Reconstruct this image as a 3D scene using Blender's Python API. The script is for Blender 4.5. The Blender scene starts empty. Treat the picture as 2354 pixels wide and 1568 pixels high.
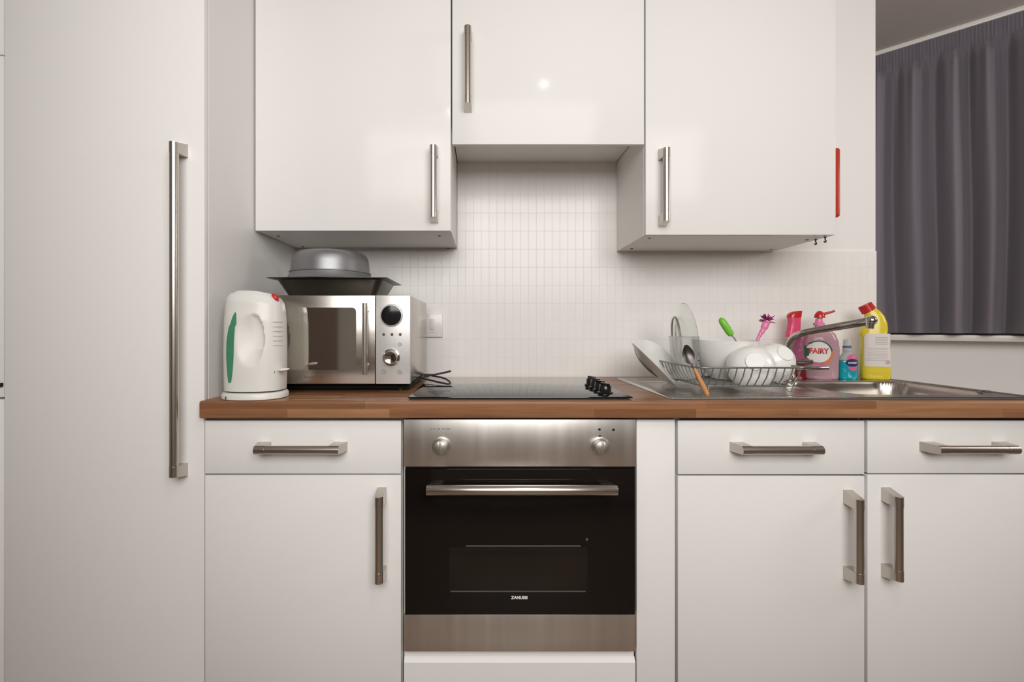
import bpy, bmesh, math, random
from mathutils import Vector, Matrix, Quaternion
random.seed(7)
S = bpy.context.scene
COL = S.collection
PI = math.pi
F, CX, CY, E = 1075.0, 1113.0, 755.0, 1.093     # focal length in px, vanishing point, eye height

def P(px, py, D):
    return Vector(((px-CX)*D/F, D, E-(py-CY)*D/F))
def XX(px, D): return (px-CX)*D/F
def ZZ(py, D): return E-(py-CY)*D/F

# ---------------------------------------------------------------- materials
def nodes(name):
    m = bpy.data.materials.new(name); m.use_nodes = True
    nt = m.node_tree; b = nt.nodes['Principled BSDF']
    return m, nt, b
def mat(name, col, rough=.5, metal=0, coat=0, coatr=.03, trans=0, ior=1.45, alpha=1, noise=0, nscale=20, sheen=0, emit=0, bump=0, bscale=60, stretch=None, rvar=0, spec=.5):
    m, nt, b = nodes(name)
    c = (*col, 1)
    b.inputs['Base Color'].default_value = c
    b.inputs['Roughness'].default_value = rough
    b.inputs['Metallic'].default_value = metal
    b.inputs['Coat Weight'].default_value = coat
    b.inputs['Coat Roughness'].default_value = coatr
    b.inputs['Transmission Weight'].default_value = trans
    b.inputs['IOR'].default_value = ior
    b.inputs['Alpha'].default_value = alpha
    b.inputs['Specular IOR Level'].default_value = spec
    if sheen:
        b.inputs['Sheen Weight'].default_value = sheen
    if emit:
        b.inputs['Emission Color'].default_value = c; b.inputs['Emission Strength'].default_value = emit
    tc = nt.nodes.new('ShaderNodeTexCoord'); mp = nt.nodes.new('ShaderNodeMapping')
    nt.links.new(tc.outputs['Object'], mp.inputs['Vector'])
    if stretch: mp.inputs['Scale'].default_value = stretch
    n = nt.nodes.new('ShaderNodeTexNoise'); n.inputs['Scale'].default_value = nscale; n.inputs['Detail'].default_value = 3
    nt.links.new(mp.outputs[0], n.inputs['Vector'])
    k = noise if noise else .03
    mr = nt.nodes.new('ShaderNodeMapRange'); mr.inputs[3].default_value = 1-k; mr.inputs[4].default_value = 1+k
    nt.links.new(n.outputs['Fac'], mr.inputs[0])
    mx = nt.nodes.new('ShaderNodeVectorMath'); mx.operation = 'SCALE'; mx.inputs[0].default_value = col
    nt.links.new(mr.outputs[0], mx.inputs['Scale']); nt.links.new(mx.outputs[0], b.inputs['Base Color'])
    if rvar:
        r2 = nt.nodes.new('ShaderNodeMapRange'); r2.inputs[3].default_value = max(0, rough-rvar); r2.inputs[4].default_value = rough+rvar
        nt.links.new(n.outputs['Fac'], r2.inputs[0]); nt.links.new(r2.outputs[0], b.inputs['Roughness'])
    if bump:
        n2 = nt.nodes.new('ShaderNodeTexNoise'); n2.inputs['Scale'].default_value = bscale
        nt.links.new(mp.outputs[0], n2.inputs['Vector'])
        bp = nt.nodes.new('ShaderNodeBump'); bp.inputs['Strength'].default_value = bump; bp.inputs['Distance'].default_value = .002
        nt.links.new(n2.outputs['Fac'], bp.inputs['Height']); nt.links.new(bp.outputs[0], b.inputs['Normal'])
    return m
M = {}
M['gloss_white'] = mat('gloss_white_door', (.81, .797, .782), .14, spec=.14, noise=.006, nscale=3)
M['satin_white'] = mat('satin_white_panel', (.82, .805, .785), .3, spec=.2, noise=.006, nscale=3)
M['carcass'] = mat('white_melamine', (.84, .82, .79), .45, noise=.01)
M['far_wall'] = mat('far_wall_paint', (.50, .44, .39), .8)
M['wall'] = mat('painted_wall', (.84, .82, .80), .7, noise=.02, nscale=2, bump=.05, bscale=200)
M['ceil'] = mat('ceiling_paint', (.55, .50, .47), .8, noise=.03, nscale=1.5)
M['nickel'] = mat('brushed_nickel', (.56, .52, .47), .27, 1, noise=.05, nscale=60, stretch=(1, 1, 1))
M['nickel_flat'] = mat('matt_nickel', (.50, .48, .44), .42, 1, noise=.03, nscale=90)
M['steel'] = mat('brushed_steel', (.72, .685, .65), .38, 1, noise=.16, nscale=5, stretch=(6, 1, .15), rvar=.06)
M['steel_warm'] = mat('brushed_steel_microwave', (.54, .50, .46), .26, 1, noise=.05, nscale=5, stretch=(.3, 1, 9), rvar=.05)
M['steel_light'] = mat('silver_painted_panel', (.66, .65, .635), .38, .45, noise=.08, nscale=70)
M['sink_steel'] = mat('sink_steel', (.50, .47, .43), .24, 1, noise=.10, nscale=12, rvar=.08, bump=.04, bscale=30)
M['chrome'] = mat('chrome', (.55, .53, .50), .12, 1, noise=.02)
M['wire'] = mat('grey_plastic_coated_wire', (.22, .22, .21), .35, .6)
M['black_glass'] = mat('black_glass', (.006, .005, .005), .04, spec=1.0)
M['oven_glass'] = mat('oven_black_glass', (.008, .006, .005), .06, spec=.35, noise=.2, nscale=2)
M['oven_window'] = mat('oven_inner_window', (.016, .012, .009), .10, spec=.35, noise=.4, nscale=5)
M['black'] = mat('black_plastic', (.012, .011, .011), .35)
M['black_gloss'] = mat('gloss_black_plastic', (.01, .01, .01), .12)
M['dark_gap'] = mat('dark_gap', (.01, .009, .008), .8)
M['white_plastic'] = mat('white_plastic', (.72, .71, .68), .38, coat=.12, coatr=.1)
M['white_plastic2'] = mat('white_switch_plastic', (.80, .78, .75), .25)
M['green_clear'] = mat('green_water_window', (.06, .25, .14), .25, noise=.15, nscale=30)
M['red_plastic'] = mat('red_plastic', (.55, .02, .015), .25, coat=.3)
M['red_dark'] = mat('dark_red_liquid', (.26, .006, .02), .15, coat=.5)
M['red_orange'] = mat('orange_red_enamel', (.46, .035, .018), .3, coat=.2)
M['pan'] = mat('dark_nonstick', (.07, .065, .055), .30, .8, noise=.2, nscale=25)
M['alu'] = mat('dull_aluminium', (.27, .27, .28), .42, .8, noise=.10, nscale=12, rvar=.06)
M['ceramic'] = mat('white_ceramic', (.84, .84, .81), .25, coat=.4)
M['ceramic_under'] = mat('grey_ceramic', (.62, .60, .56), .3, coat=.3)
M['milky'] = mat('milky_plastic', (.88, .87, .85), .3, trans=.2, ior=1.1)
M['clear'] = mat('clear_plastic', (.88, .88, .86), .12, trans=.8, ior=1.08)
M['glass'] = mat('clear_glass', (.90, .92, .90), .03, trans=.95, ior=1.15)
M['green'] = mat('lime_green_plastic', (.17, .52, .04), .35)
M['pink'] = mat('pink_plastic', (.80, .22, .42), .3)
M['pink_hot'] = mat('hot_pink_plastic', (.72, .07, .17), .3, coat=.2)
M['purple'] = mat('purple_bristle', (.26, .02, .12), .5)
M['fairy_liquid'] = mat('pale_pink_bottle', (.60, .37, .42), .14, coat=.4, trans=.25, ior=1.2)
M['magenta_clear'] = mat('clear_magenta_bottle', (.55, .16, .30), .12, trans=.4, ior=1.2)
M['clear_bottle'] = mat('clear_bottle_neck', (.72, .78, .78), .08, trans=.75, ior=1.12)
M['teal'] = mat('turquoise_liquid', (.0, .33, .42), .12, coat=.5)
M['navy'] = mat('navy_print', (.02, .025, .14), .3)
M['blue_cap'] = mat('violet_blue_cap', (.13, .12, .38), .3)
M['yellow'] = mat('yellow_plastic', (.74, .60, .04), .28, coat=.3)
M['label_white'] = mat('label_paper', (.76, .70, .68), .45)
M['label_grey'] = mat('label_print_grey', (.50, .45, .43), .5)
M['print_green'] = mat('print_dark_green', (.03, .10, .06), .4)
M['print_pink'] = mat('print_pink', (.70, .12, .26), .4)
M['print_orange'] = mat('print_orange', (.72, .22, .08), .4)
M['print_red'] = mat('print_red', (.62, .04, .05), .4)
M['print_white'] = mat('print_white', (.82, .80, .76), .4)
M['wood_handle'] = mat('beech_handle', (.55, .26, .10), .45, noise=.25, nscale=10, stretch=(6, 6, 1))
M['brown_door'] = mat('brown_wood_door', (.19, .075, .025), .4, noise=.3, nscale=3, stretch=(8, 8, .6))
M['floor'] = mat('laminate_floor', (.23, .165, .12), .4, noise=.25, nscale=4, stretch=(10, .6, 1))
M['trim_white'] = mat('white_gloss_trim', (.80, .78, .74), .3)
M['screw'] = mat('brown_cover_cap', (.10, .085, .07), .5)
M['cable'] = mat('grey_black_cable', (.035, .03, .032), .4)

def curtain_mat():
    m, nt, b = nodes('charcoal_curtain_fabric')
    b.inputs['Roughness'].default_value = .75
    b.inputs['Sheen Weight'].default_value = .25
    b.inputs['Specular IOR Level'].default_value = .25
    tc = nt.nodes.new('ShaderNodeTexCoord'); mp = nt.nodes.new('ShaderNodeMapping'); mp.inputs['Scale'].default_value = (700, 700, 700)
    nt.links.new(tc.outputs['Object'], mp.inputs[0])
    n = nt.nodes.new('ShaderNodeTexNoise'); n.inputs['Scale'].default_value = 1; nt.links.new(mp.outputs[0], n.inputs['Vector'])
    r = nt.nodes.new('ShaderNodeValToRGB'); r.color_ramp.elements[0].color = (.135, .120, .142, 1); r.color_ramp.elements[1].color = (.215, .190, .222, 1)
    nt.links.new(n.outputs['Fac'], r.inputs[0]); nt.links.new(r.outputs[0], b.inputs['Base Color'])
    return m
M['curtain'] = curtain_mat()

def brick(nt, vec, w, h, mortar, c1, c2, cm, offset=0., smooth=.1):
    br = nt.nodes.new('ShaderNodeTexBrick'); br.offset = offset; br.squash = 1
    br.inputs['Scale'].default_value = 1
    br.inputs['Brick Width'].default_value = w; br.inputs['Row Height'].default_value = h
    br.inputs['Mortar Size'].default_value = mortar; br.inputs['Mortar Smooth'].default_value = smooth
    br.inputs['Color1'].default_value = (*c1, 1); br.inputs['Color2'].default_value = (*c2, 1); br.inputs['Mortar'].default_value = (*cm, 1)
    nt.links.new(vec, br.inputs['Vector'])
    return br
def tile_mat():
    m, nt, b = nodes('white_mosaic_tiles')
    tc = nt.nodes.new('ShaderNodeTexCoord'); sx = nt.nodes.new('ShaderNodeSeparateXYZ'); cb = nt.nodes.new('ShaderNodeCombineXYZ')
    nt.links.new(tc.outputs['Object'], sx.inputs[0])
    # phases so that the joints run where the photo shows them
    ax = nt.nodes.new('ShaderNodeMath'); ax.operation = 'ADD'; ax.inputs[1].default_value = 3.0 - ((XX(1051.9, 1.78)) % .03)
    az = nt.nodes.new('ShaderNodeMath'); az.operation = 'ADD'; az.inputs[1].default_value = -((ZZ(490, 1.78)) % .0687)
    nt.links.new(sx.outputs['X'], ax.inputs[0]); nt.links.new(sx.outputs['Z'], az.inputs[0])
    nt.links.new(ax.outputs[0], cb.inputs['X']); nt.links.new(az.outputs[0], cb.inputs['Y'])
    br = brick(nt, cb.outputs[0], .030, .0687, .0011, (.86, .838, .812), (.845, .823, .797), (.765, .74, .71), 0, .6)
    nt.links.new(br.outputs['Color'], b.inputs['Base Color'])
    mr = nt.nodes.new('ShaderNodeMapRange'); mr.inputs[3].default_value = .22; mr.inputs[4].default_value = .6; b.inputs['Specular IOR Level'].default_value = .3
    nt.links.new(br.outputs['Fac'], mr.inputs[0]); nt.links.new(mr.outputs[0], b.inputs['Roughness'])
    bp = nt.nodes.new('ShaderNodeBump'); bp.invert = True; bp.inputs['Strength'].default_value = .2; bp.inputs['Distance'].default_value = .001
    nt.links.new(br.outputs['Fac'], bp.inputs['Height']); nt.links.new(bp.outputs[0], b.inputs['Normal'])
    return m
M['tiles'] = tile_mat()
def butcher_mat():
    m, nt, b = nodes('butcher_block_worktop')
    b.inputs['Roughness'].default_value = .33
    b.inputs['Specular IOR Level'].default_value = .4
    tc = nt.nodes.new('ShaderNodeTexCoord'); sx = nt.nodes.new('ShaderNodeSeparateXYZ'); cb = nt.nodes.new('ShaderNodeCombineXYZ')
    nt.links.new(tc.outputs['Object'], sx.inputs[0])
    su = nt.nodes.new('ShaderNodeMath'); su.operation = 'SUBTRACT'
    nt.links.new(sx.outputs['Y'], su.inputs[0]); nt.links.new(sx.outputs['Z'], su.inputs[1])
    ad = nt.nodes.new('ShaderNodeMath'); ad.operation = 'ADD'; ad.inputs[1].default_value = 5.016
    nt.links.new(su.outputs[0], ad.inputs[0])
    a2 = nt.nodes.new('ShaderNodeMath'); a2.operation = 'ADD'; a2.inputs[1].default_value = 4.12
    nt.links.new(sx.outputs['X'], a2.inputs[0])
    nt.links.new(a2.outputs[0], cb.inputs['X']); nt.links.new(ad.outputs[0], cb.inputs['Y'])
    br = brick(nt, cb.outputs[0], .43, .023, .0004, (0, 0, 0), (1, 1, 1), (.35, .35, .35), .43, .3)
    br.offset_frequency = 3; br.squash = .6; br.squash_frequency = 2
    r = nt.nodes.new('ShaderNodeValToRGB'); e = r.color_ramp.elements
    e[0].color = (.20, .088, .04, 1); e[1].color = (.36, .185, .092, 1); e.new(.5).color = (.31, .145, .07, 1)
    nt.links.new(br.outputs['Color'], r.inputs[0])
    mp = nt.nodes.new('ShaderNodeMapping'); mp.inputs['Scale'].default_value = (4, 60, 60); nt.links.new(tc.outputs['Object'], mp.inputs[0])
    n = nt.nodes.new('ShaderNodeTexNoise'); n.inputs['Scale'].default_value = 1; n.inputs['Detail'].default_value = 5; nt.links.new(mp.outputs[0], n.inputs['Vector'])
    mr = nt.nodes.new('ShaderNodeMapRange'); mr.inputs[1].default_value = .3; mr.inputs[2].default_value = .7; mr.inputs[3].default_value = .72; mr.inputs[4].default_value = 1.2
    nt.links.new(n.outputs['Fac'], mr.inputs[0])
    vm = nt.nodes.new('ShaderNodeVectorMath'); vm.operation = 'SCALE'
    nt.links.new(r.outputs[0], vm.inputs[0]); nt.links.new(mr.outputs[0], vm.inputs['Scale']); nt.links.new(vm.outputs[0], b.inputs['Base Color'])
    return m
M['butcher'] = butcher_mat()

# ---------------------------------------------------------------- mesh helper
class MB:
    def __init__(s): s.bm = bmesh.new()
    def box(s, x0, x1, y0, y1, z0, z1, bev=0, seg=2):
        t = bmesh.new(); bmesh.ops.create_cube(t, size=1)
        for v in t.verts:
            v.co = Vector(((x0+x1)/2+v.co.x*(x1-x0), (y0+y1)/2+v.co.y*(y1-y0), (z0+z1)/2+v.co.z*(z1-z0)))
        if bev: bmesh.ops.bevel(t, geom=list(t.edges), offset=bev, segments=seg, affect='EDGES', profile=.5)
        s.add(t); return s
    def add(s, t):
        me = bpy.data.meshes.new('t'); t.to_mesh(me); t.free(); s.bm.from_mesh(me); bpy.data.meshes.remove(me)
    def cyl(s, a, b, r, r2=None, n=24, caps=True):
        s.tube([a, b], [r, r if r2 is None else r2], n, caps); return s
    def tube(s, pts, r, n=12, caps=True, flat=1.):
        pts = [Vector(p) for p in pts]
        if not hasattr(r, '__len__'): r = [r]*len(pts)
        rings = []; up = None
        for i, p in enumerate(pts):
            d = (pts[min(i+1, len(pts)-1)]-pts[max(i-1, 0)]).normalized()
            if up is None:
                up = Vector((0, 0, 1)) if abs(d.z) < .9 else Vector((0, 1, 0))
            up = (up-d*up.dot(d)).normalized(); sd = d.cross(up)
            rings.append([s.bm.verts.new(p+(up*math.cos(2*PI*k/n)*flat+sd*math.sin(2*PI*k/n))*r[i]) for k in range(n)])
        s.skin(rings, caps); return s
    def skin(s, rings, caps=True, closed=True):
        n = len(rings[0])
        for a, b in zip(rings, rings[1:]):
            for k in range(n if closed else n-1):
                s.bm.faces.new((a[k], a[(k+1) % n], b[(k+1) % n], b[k]))
        if caps:
            s.bm.faces.new(rings[0][::-1]); s.bm.faces.new(rings[-1])
    def lathe(s, prof, o=(0, 0, 0), n=48, sx=1, sy=1):
        rings = []
        for r, z in prof:
            rings.append([s.bm.verts.new((o[0]+r*sx*math.cos(2*PI*k/n), o[1]+r*sy*math.sin(2*PI*k/n), o[2]+z)) for k in range(n)])
        s.skin(rings, True); return s
    def loft(s, secs, n=48, o=(0, 0, 0), caps=True):
        # secs: (cx, cy, cz, rx, ry, exponent, roll about Y)
        rings = []
        for cx, cy, cz, rx, ry, ex, roll in secs:
            ring = []
            for k in range(n):
                t = 2*PI*k/n; c, q = math.cos(t), math.sin(t)
                x = rx*math.copysign(abs(c)**(2/ex), c); y = ry*math.copysign(abs(q)**(2/ex), q)
                ring.append(s.bm.verts.new((o[0]+cx+x*math.cos(roll), o[1]+cy+y, o[2]+cz-x*math.sin(roll))))
            rings.append(ring)
        s.skin(rings, caps); return s
    def prism(s, pts, axis, a, b):
        # polygon pts (u,v) swept along axis: 'x': u=y v=z ; 'y': u=x v=z ; 'z': u=x v=y
        def m(u, v, w): return {'x': (w, u, v), 'y': (u, w, v), 'z': (u, v, w)}[axis]
        A = [s.bm.verts.new(m(u, v, a)) for u, v in pts]; B = [s.bm.verts.new(m(u, v, b)) for u, v in pts]
        s.skin([A, B], True); return s
    def xf(s, mt):
        bmesh.ops.transform(s.bm, matrix=mt, verts=list(s.bm.verts)); return s
    def build(s, name, m, parent=None, smooth=40, loc=None):
        bmesh.ops.recalc_face_normals(s.bm, faces=list(s.bm.faces))
        me = bpy.data.meshes.new(name); s.bm.to_mesh(me); s.bm.free()
        for mm in (m if isinstance(m, (list, tuple)) else [m]): me.materials.append(mm)
        if smooth:
            for p in me.polygons: p.use_smooth = True
            try: me.set_sharp_from_angle(angle=math.radians(smooth))
            except Exception: pass
        o = bpy.data.objects.new(name, me); COL.objects.link(o)
        if parent is not None:
            o.parent = parent
            w = parent.location if parent.parent is None else parent.location+parent.parent.location
            if WORLD: me.transform(Matrix.Translation(-wloc(parent)))
        elif loc is not None:
            me.transform(Matrix.Translation(-Vector(loc))); o.location = loc
        return o
WORLD = True
def wloc(o):
    v = Vector(o.location)
    while o.parent is not None:
        o = o.parent; v += o.location
    return v
def tag(o, label, cat, group=None):
    o['label'] = label; o['category'] = cat
    if group: o['group'] = group
    return o
def thing(name, label, cat, loc, group=None):
    o = bpy.data.objects.new(name, None); COL.objects.link(o); o.location = loc; o.empty_display_size = .05
    return tag(o, label, cat, group)
def struct(o): o['kind'] = 'structure'; return o
def text_mb(body, size, weight=0, sx=1.):
    cu = bpy.data.curves.new('t', 'FONT'); cu.body = body; cu.size = size; cu.align_x = 'CENTER'; cu.align_y = 'CENTER'; cu.offset = weight
    ob = bpy.data.objects.new('t', cu); COL.objects.link(ob)
    dg = bpy.context.evaluated_depsgraph_get(); me = bpy.data.meshes.new_from_object(ob.evaluated_get(dg))
    m = MB(); m.bm.from_mesh(me)
    COL.objects.unlink(ob); bpy.data.objects.remove(ob); bpy.data.curves.remove(cu); bpy.data.meshes.remove(me)
    for v in m.bm.verts: v.co = Vector((v.co.x*sx, 0, v.co.y))
    return m
def disc(m, r, cx=0, cz=0, r0=0, a0=0, a1=2*PI, n=48, rx=None, rings=3):
    # flat disc / ring sector in the XZ plane at y=0, gridded so that it can be wrapped
    rs = [r0+(r-r0)*i/rings for i in range(rings+1)]
    full = abs(a1-a0-2*PI) < 1e-6
    prev = None
    for q in rs:
        if q == 0: ring = [m.bm.verts.new((cx, 0, cz))]
        else: ring = [m.bm.verts.new((cx+q*math.cos(a0+(a1-a0)*k/n), 0, cz+q*math.sin(a0+(a1-a0)*k/n))) for k in range(n if full else n+1)]
        if prev is not None:
            L = len(ring)
            for k in range(L if full else L-1):
                k2 = (k+1) % L
                if len(prev) == 1: m.bm.faces.new((prev[0], ring[k], ring[k2]))
                else: m.bm.faces.new((prev[k], prev[k2], ring[k2], ring[k]))
        prev = ring
    return m
def grid(m, x0, x1, z0, z1, nx=12, nz=8):
    V = [[m.bm.verts.new((x0+(x1-x0)*i/nx, 0, z0+(z1-z0)*j/nz)) for i in range(nx+1)] for j in range(nz+1)]
    for j in range(nz):
        for i in range(nx): m.bm.faces.new((V[j][i], V[j][i+1], V[j+1][i+1], V[j+1][i]))
    return m
def wrap(m, rxf, ryf, ex, eps):
    # lay a flat XZ pattern on the front of a (super)elliptic body centred on x=0,y=0
    for v in m.bm.verts:
        rx, ry = rxf(v.co.z), ryf(v.co.z)
        q = min(.97, abs(v.co.x)/rx)
        v.co.y += -ry*(1-q**ex)**(1/ex)-eps
    return m
def at(m, x, y, z): return m.xf(Matrix.Translation((x, y, z)))
def interp(tab, z):
    if z <= tab[0][0]: return tab[0][1]
    for (a, p), (b, q) in zip(tab, tab[1:]):
        if z <= b:
            t = (z-a)/(b-a); t = t*t*(3-2*t); return p+(q-p)*t
    return tab[-1][1]
def smooth_path(pts, k=8):
    pts = [Vector(p) for p in pts]; out = []
    for i in range(len(pts)-1):
        p0, p1, p2, p3 = pts[max(i-1, 0)], pts[i], pts[i+1], pts[min(i+2, len(pts)-1)]
        for j in range(k):
            t = j/k
            out.append(.5*((2*p1)+(-p0+p2)*t+(2*p0-5*p1+4*p2-p3)*t*t+(-p0+3*p1-3*p2+p3)*t**3))
    out.append(pts[-1]); return out

# ---------------------------------------------------------------- camera and light
cam = bpy.data.cameras.new('camera'); co = bpy.data.objects.new('camera', cam); COL.objects.link(co)
co.location = (0, 0, E); co.rotation_euler = (PI/2, 0, 0)
cam.sensor_width = 36; cam.sensor_fit = 'HORIZONTAL'; cam.lens = 36*F/2354
cam.shift_x = (1177-CX)/2354; cam.shift_y = -(784-CY)/2354; cam.clip_start = .02
S.camera = co
S.view_settings.view_transform = 'Standard'; S.view_settings.look = 'None'
S.view_settings.exposure = 0; S.view_settings.gamma = 1
S.cycles.use_denoising = True; S.cycles.max_bounces = 10; S.cycles.transmission_bounces = 8
w = bpy.data.worlds.new('world'); S.world = w; w.use_nodes = True
w.node_tree.nodes['Background'].inputs[0].default_value = (1, .95, .9, 1); w.node_tree.nodes['Background'].inputs[1].default_value = .1
def area(name, loc, target, sx, sy, power, col=(1, .95, .89), shape='RECTANGLE'):
    l = bpy.data.lights.new(name, 'AREA'); l.shape = shape; l.size = sx; l.size_y = sy; l.energy = power; l.color = col
    o = bpy.data.objects.new(name, l); COL.objects.link(o); o.location = loc
    o.rotation_euler = (Vector(target)-Vector(loc)).to_track_quat('-Z', 'Y').to_euler(); return o
area('soft_room_light', (.25, -.90, 1.98), (.22, 1.7, 1.1), 2.1, 1.1, 56, (1, .985, .963))
area('ceiling_spot_light', (.33, .09, 2.385), (.3, .5, 0), .05, .05, 2.6, (1, .93, .86), 'DISK')
area('side_fill_light', (2.95, .75, 1.9), (2.0, 2.1, 1.4), .5, .7, 11, (1, .96, .92))  # added fill without a fixture, brightens the curtain and window wall

# ---------------------------------------------------------------- the room
DW = 1.786; DT = 1.78; XW = 1.4945
m = MB(); m.box(-2.6, XW, DW, 2.9, 0, 2.403)
wb = m.build('wall_back', M['wall'], smooth=0); struct(wb)
m = MB()
m.box(-.7195, 1.4936, DT, DW, .86, ZZ(577, DT))             # tiled splashback
m.box(-.102, .508, DT, DW, ZZ(577, DT), ZZ(280, DT))          # tiles running up behind the raised cabinet
tl = m.build('wall_back_tiles', M['tiles'], smooth=0); struct(tl)
struct(MB().box(-2.6, 3.4, -2.5, 2.95, -.05, 0).build('floor', M['floor'], smooth=0))
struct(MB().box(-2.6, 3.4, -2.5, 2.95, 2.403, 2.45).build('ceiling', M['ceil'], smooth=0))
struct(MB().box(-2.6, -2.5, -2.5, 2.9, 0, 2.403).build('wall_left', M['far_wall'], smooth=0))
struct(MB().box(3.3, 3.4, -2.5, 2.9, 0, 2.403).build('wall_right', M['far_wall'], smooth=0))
struct(MB().box(-2.6, 3.4, -2.5, -2.4, 0, 2.403).build('wall_front', M['wall'], smooth=0))
# the slanting window wall: local x runs along the wall toward the camera's side, local -y faces the room
W0 = Vector((1.861, 2.218, 0)); wd = Vector((.725, -.689, 0)).normalized(); wn = Vector((wd.y, -wd.x, 0))  # wn toward room
if wn.dot(-W0) < 0: wn = -wn
def slant(m):
    mt = Matrix(((wd.x, -wn.x, 0, W0.x), (wd.y, -wn.y, 0, W0.y), (0, 0, 1, 0), (0, 0, 0, 1)))
    return m.xf(mt)
# (local y positive = away from the room)
struct(slant(MB().box(-1.0, 2.2, .06, .2, 0, 2.403)).build('wall_window', M['wall'], smooth=0))
struct(slant(MB().box(-1.0, 2.2, -.035, .06, E-.0545, E-.0285, .003)).build('trim_1', M['trim_white']))
struct(slant(MB().box(-1.0, 2.2, -.012, .06, 2.403-.020, 2.403, .003)).build('trim_2', M['trim_white']))
# curtain
def curtain():
    m = MB(); nx, nz = 620, 60
    x0, x1 = -.62, 1.5; zt, zb = 2.383, E-.0206
    rnd = random.Random(3)
    # fold centres every 6 to 13 cm
    xs = [x0-.05]
    while xs[-1] < x1+.1: xs.append(xs[-1]+rnd.choice((.075, .105, .135, .12)))
    amp = [rnd.uniform(.55, 1.) for _ in xs]
    def fold(x, t):
        x = x+.012*math.sin(3*t+x*9)*t
        i = 0
        while i < len(xs)-2 and xs[i+1] < x: i += 1
        u = (x-xs[i])/(xs[i+1]-xs[i])
        a = amp[i]
        s = (.5-.5*math.cos(2*PI*u))
        return a*s**.75
    V = []
    for j in range(nz+1):
        t = j/nz; t2 = t**1.15
        row = []
        for i in range(nx+1):
            x = x0+(x1-x0)*i/nx
            z = zt+(zb-zt)*t2
            h = zt-z
            head = max(0, min(1, (h-.055)/.10)); head = head*head*(3-2*head)
            pl = (1-max(0, min(1, (h-.06)/.05)))
            y = -.006-.105*fold(x, t2)*head*(.8+.25*t2)
            y -= .004*pl*(math.sin(x*2*PI/.0115)+.4*math.sin(x*2*PI/.0071+1))
            y -= .007*(1-pl)*(1-t2)**3*math.sin(x*2*PI/.031+math.sin(x*17))
            y -= .0025*math.sin(x*60+h*4)*head
            # stitched tape line under the gathered heading
            y += .004*math.exp(-((h-.07)/.006)**2)
            row.append(m.bm.verts.new((x, y, z)))
        V.append(row)
    for j in range(nz):
        for i in range(nx): m.bm.faces.new((V[j][i], V[j][i+1], V[j+1][i+1], V[j+1][i]))
    slant(m)
    o = m.build('curtain', M['curtain'], smooth=180)
    tag(o, 'charcoal grey pleated curtain hanging from the ceiling track above the sill', 'curtain')
    return o
curtain()
# door behind the camera (seen in reflections)
d = MB().box(-2.40, -1.58, -2.40, -2.36, 0, 2.05, .004).build('door_1', M['brown_door']); struct(d)

# ---------------------------------------------------------------- handles
def handle(parent, axis, a0, a1, c, yd, label=None, taper=.010, stand=.037, r=.0105, tilt=0):
    """bar handle; axis 'x' or 'z'; a0..a1 bar ends; c fixed coordinate; yd plane of the door face"""
    m = MB()
    def v(a, y, cc): return (a, y, cc) if axis == 'x' else (cc, y, a)
    yb = yd-stand
    L = .026
    m.tube([v(a0+.002, yb, c), v(a1-.002, yb, c)], r, 20)
    for s, e in ((1, a0), (-1, a1)):
        # block that widens towards the door, rounded round the bar in front
        prof = []
        for k in range(9):
            t = PI*k/8
            prof.append((yb-(r+.0006)*math.sin(t), (r+.0006)*math.cos(t)))
        prof = [(yd, r+.0012)] + prof + [(yd, -r-.0012)]
        A = []; B = []
        for (y, q) in prof:
            f = (yd-y)/(stand); f = max(0, min(1, f))
            A.append(m.bm.verts.new(v(e-s*taper*(1-f), y, c+q)))
            B.append(m.bm.verts.new(v(e+s*L-s*taper*.2*(1-f), y, c+q)))
        m.skin([A, B], True)
    o = m.build('handle', M['nickel'], parent, smooth=35)
    o['label'] = label or 'brushed nickel bar handle'
    return o

# ---------------------------------------------------------------- base run
YB = 1.202; ZT = .866; XT = -.7195
def panel(name, parent, x0, x1, z0, z1, y=YB, t=.018, m='gloss_white', bev=.0015):
    return MB().box(x0, x1, y, y+t, z0, z1, bev).build(name, M[m], parent)
def carcass(parent, x0, x1, z0, z1, y0, y1):
    m = MB(); t = .016
    m.box(x0, x0+t, y0, y1, z0, z1); m.box(x1-t, x1, y0, y1, z0, z1); m.box(x0+t, x1-t, y0, y1, z0, z0+t)
    m.box(x0+t, x1-t, y1-.006, y1, z0+t, z1); m.box(x0+t, x1-t, y0, y0+.08, z1-t, z1)
    return m.build('carcass', M['carcass'], parent, smooth=0)
zdb, zdt = ZZ(1089.3, YB), ZZ(1093, YB); zdr = ZZ(967, YB)
# tall unit
t = thing('tall_cabinet', 'tall glossy white larder cupboard with one very long bar handle', 'cupboard', (-.977, 1.5, 0))
m = MB(); m.box(-1.2335, -1.2335+.018, YB+.0195, DW-.001, 0, 2.30); m.box(XT-.018, XT, YB+.0195, DW-.001, 0, 2.30)
m.box(-1.2155, XT-.018, YB+.0195, DW-.001, 2.282, 2.30); m.box(-1.2155, XT-.018, DW-.012, DW-.001, .1, 2.28); m.box(-1.2155, XT-.018, YB+.0195, DW-.015, .1, .118)
m.build('carcass', M['satin_white'], t, smooth=0)
dr = panel('door', t, -1.2325, XT-.0004, .15, 2.29)
handle(dr, 'z', ZZ(1096, 1.165), ZZ(328, 1.165), XX(400, 1.165), YB, 'very long brushed nickel bar handle')
MB().box(-1.2335, XT-.02, YB+.05, YB+.068, .0, .098).build('plinth', M['satin_white'], t)
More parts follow.
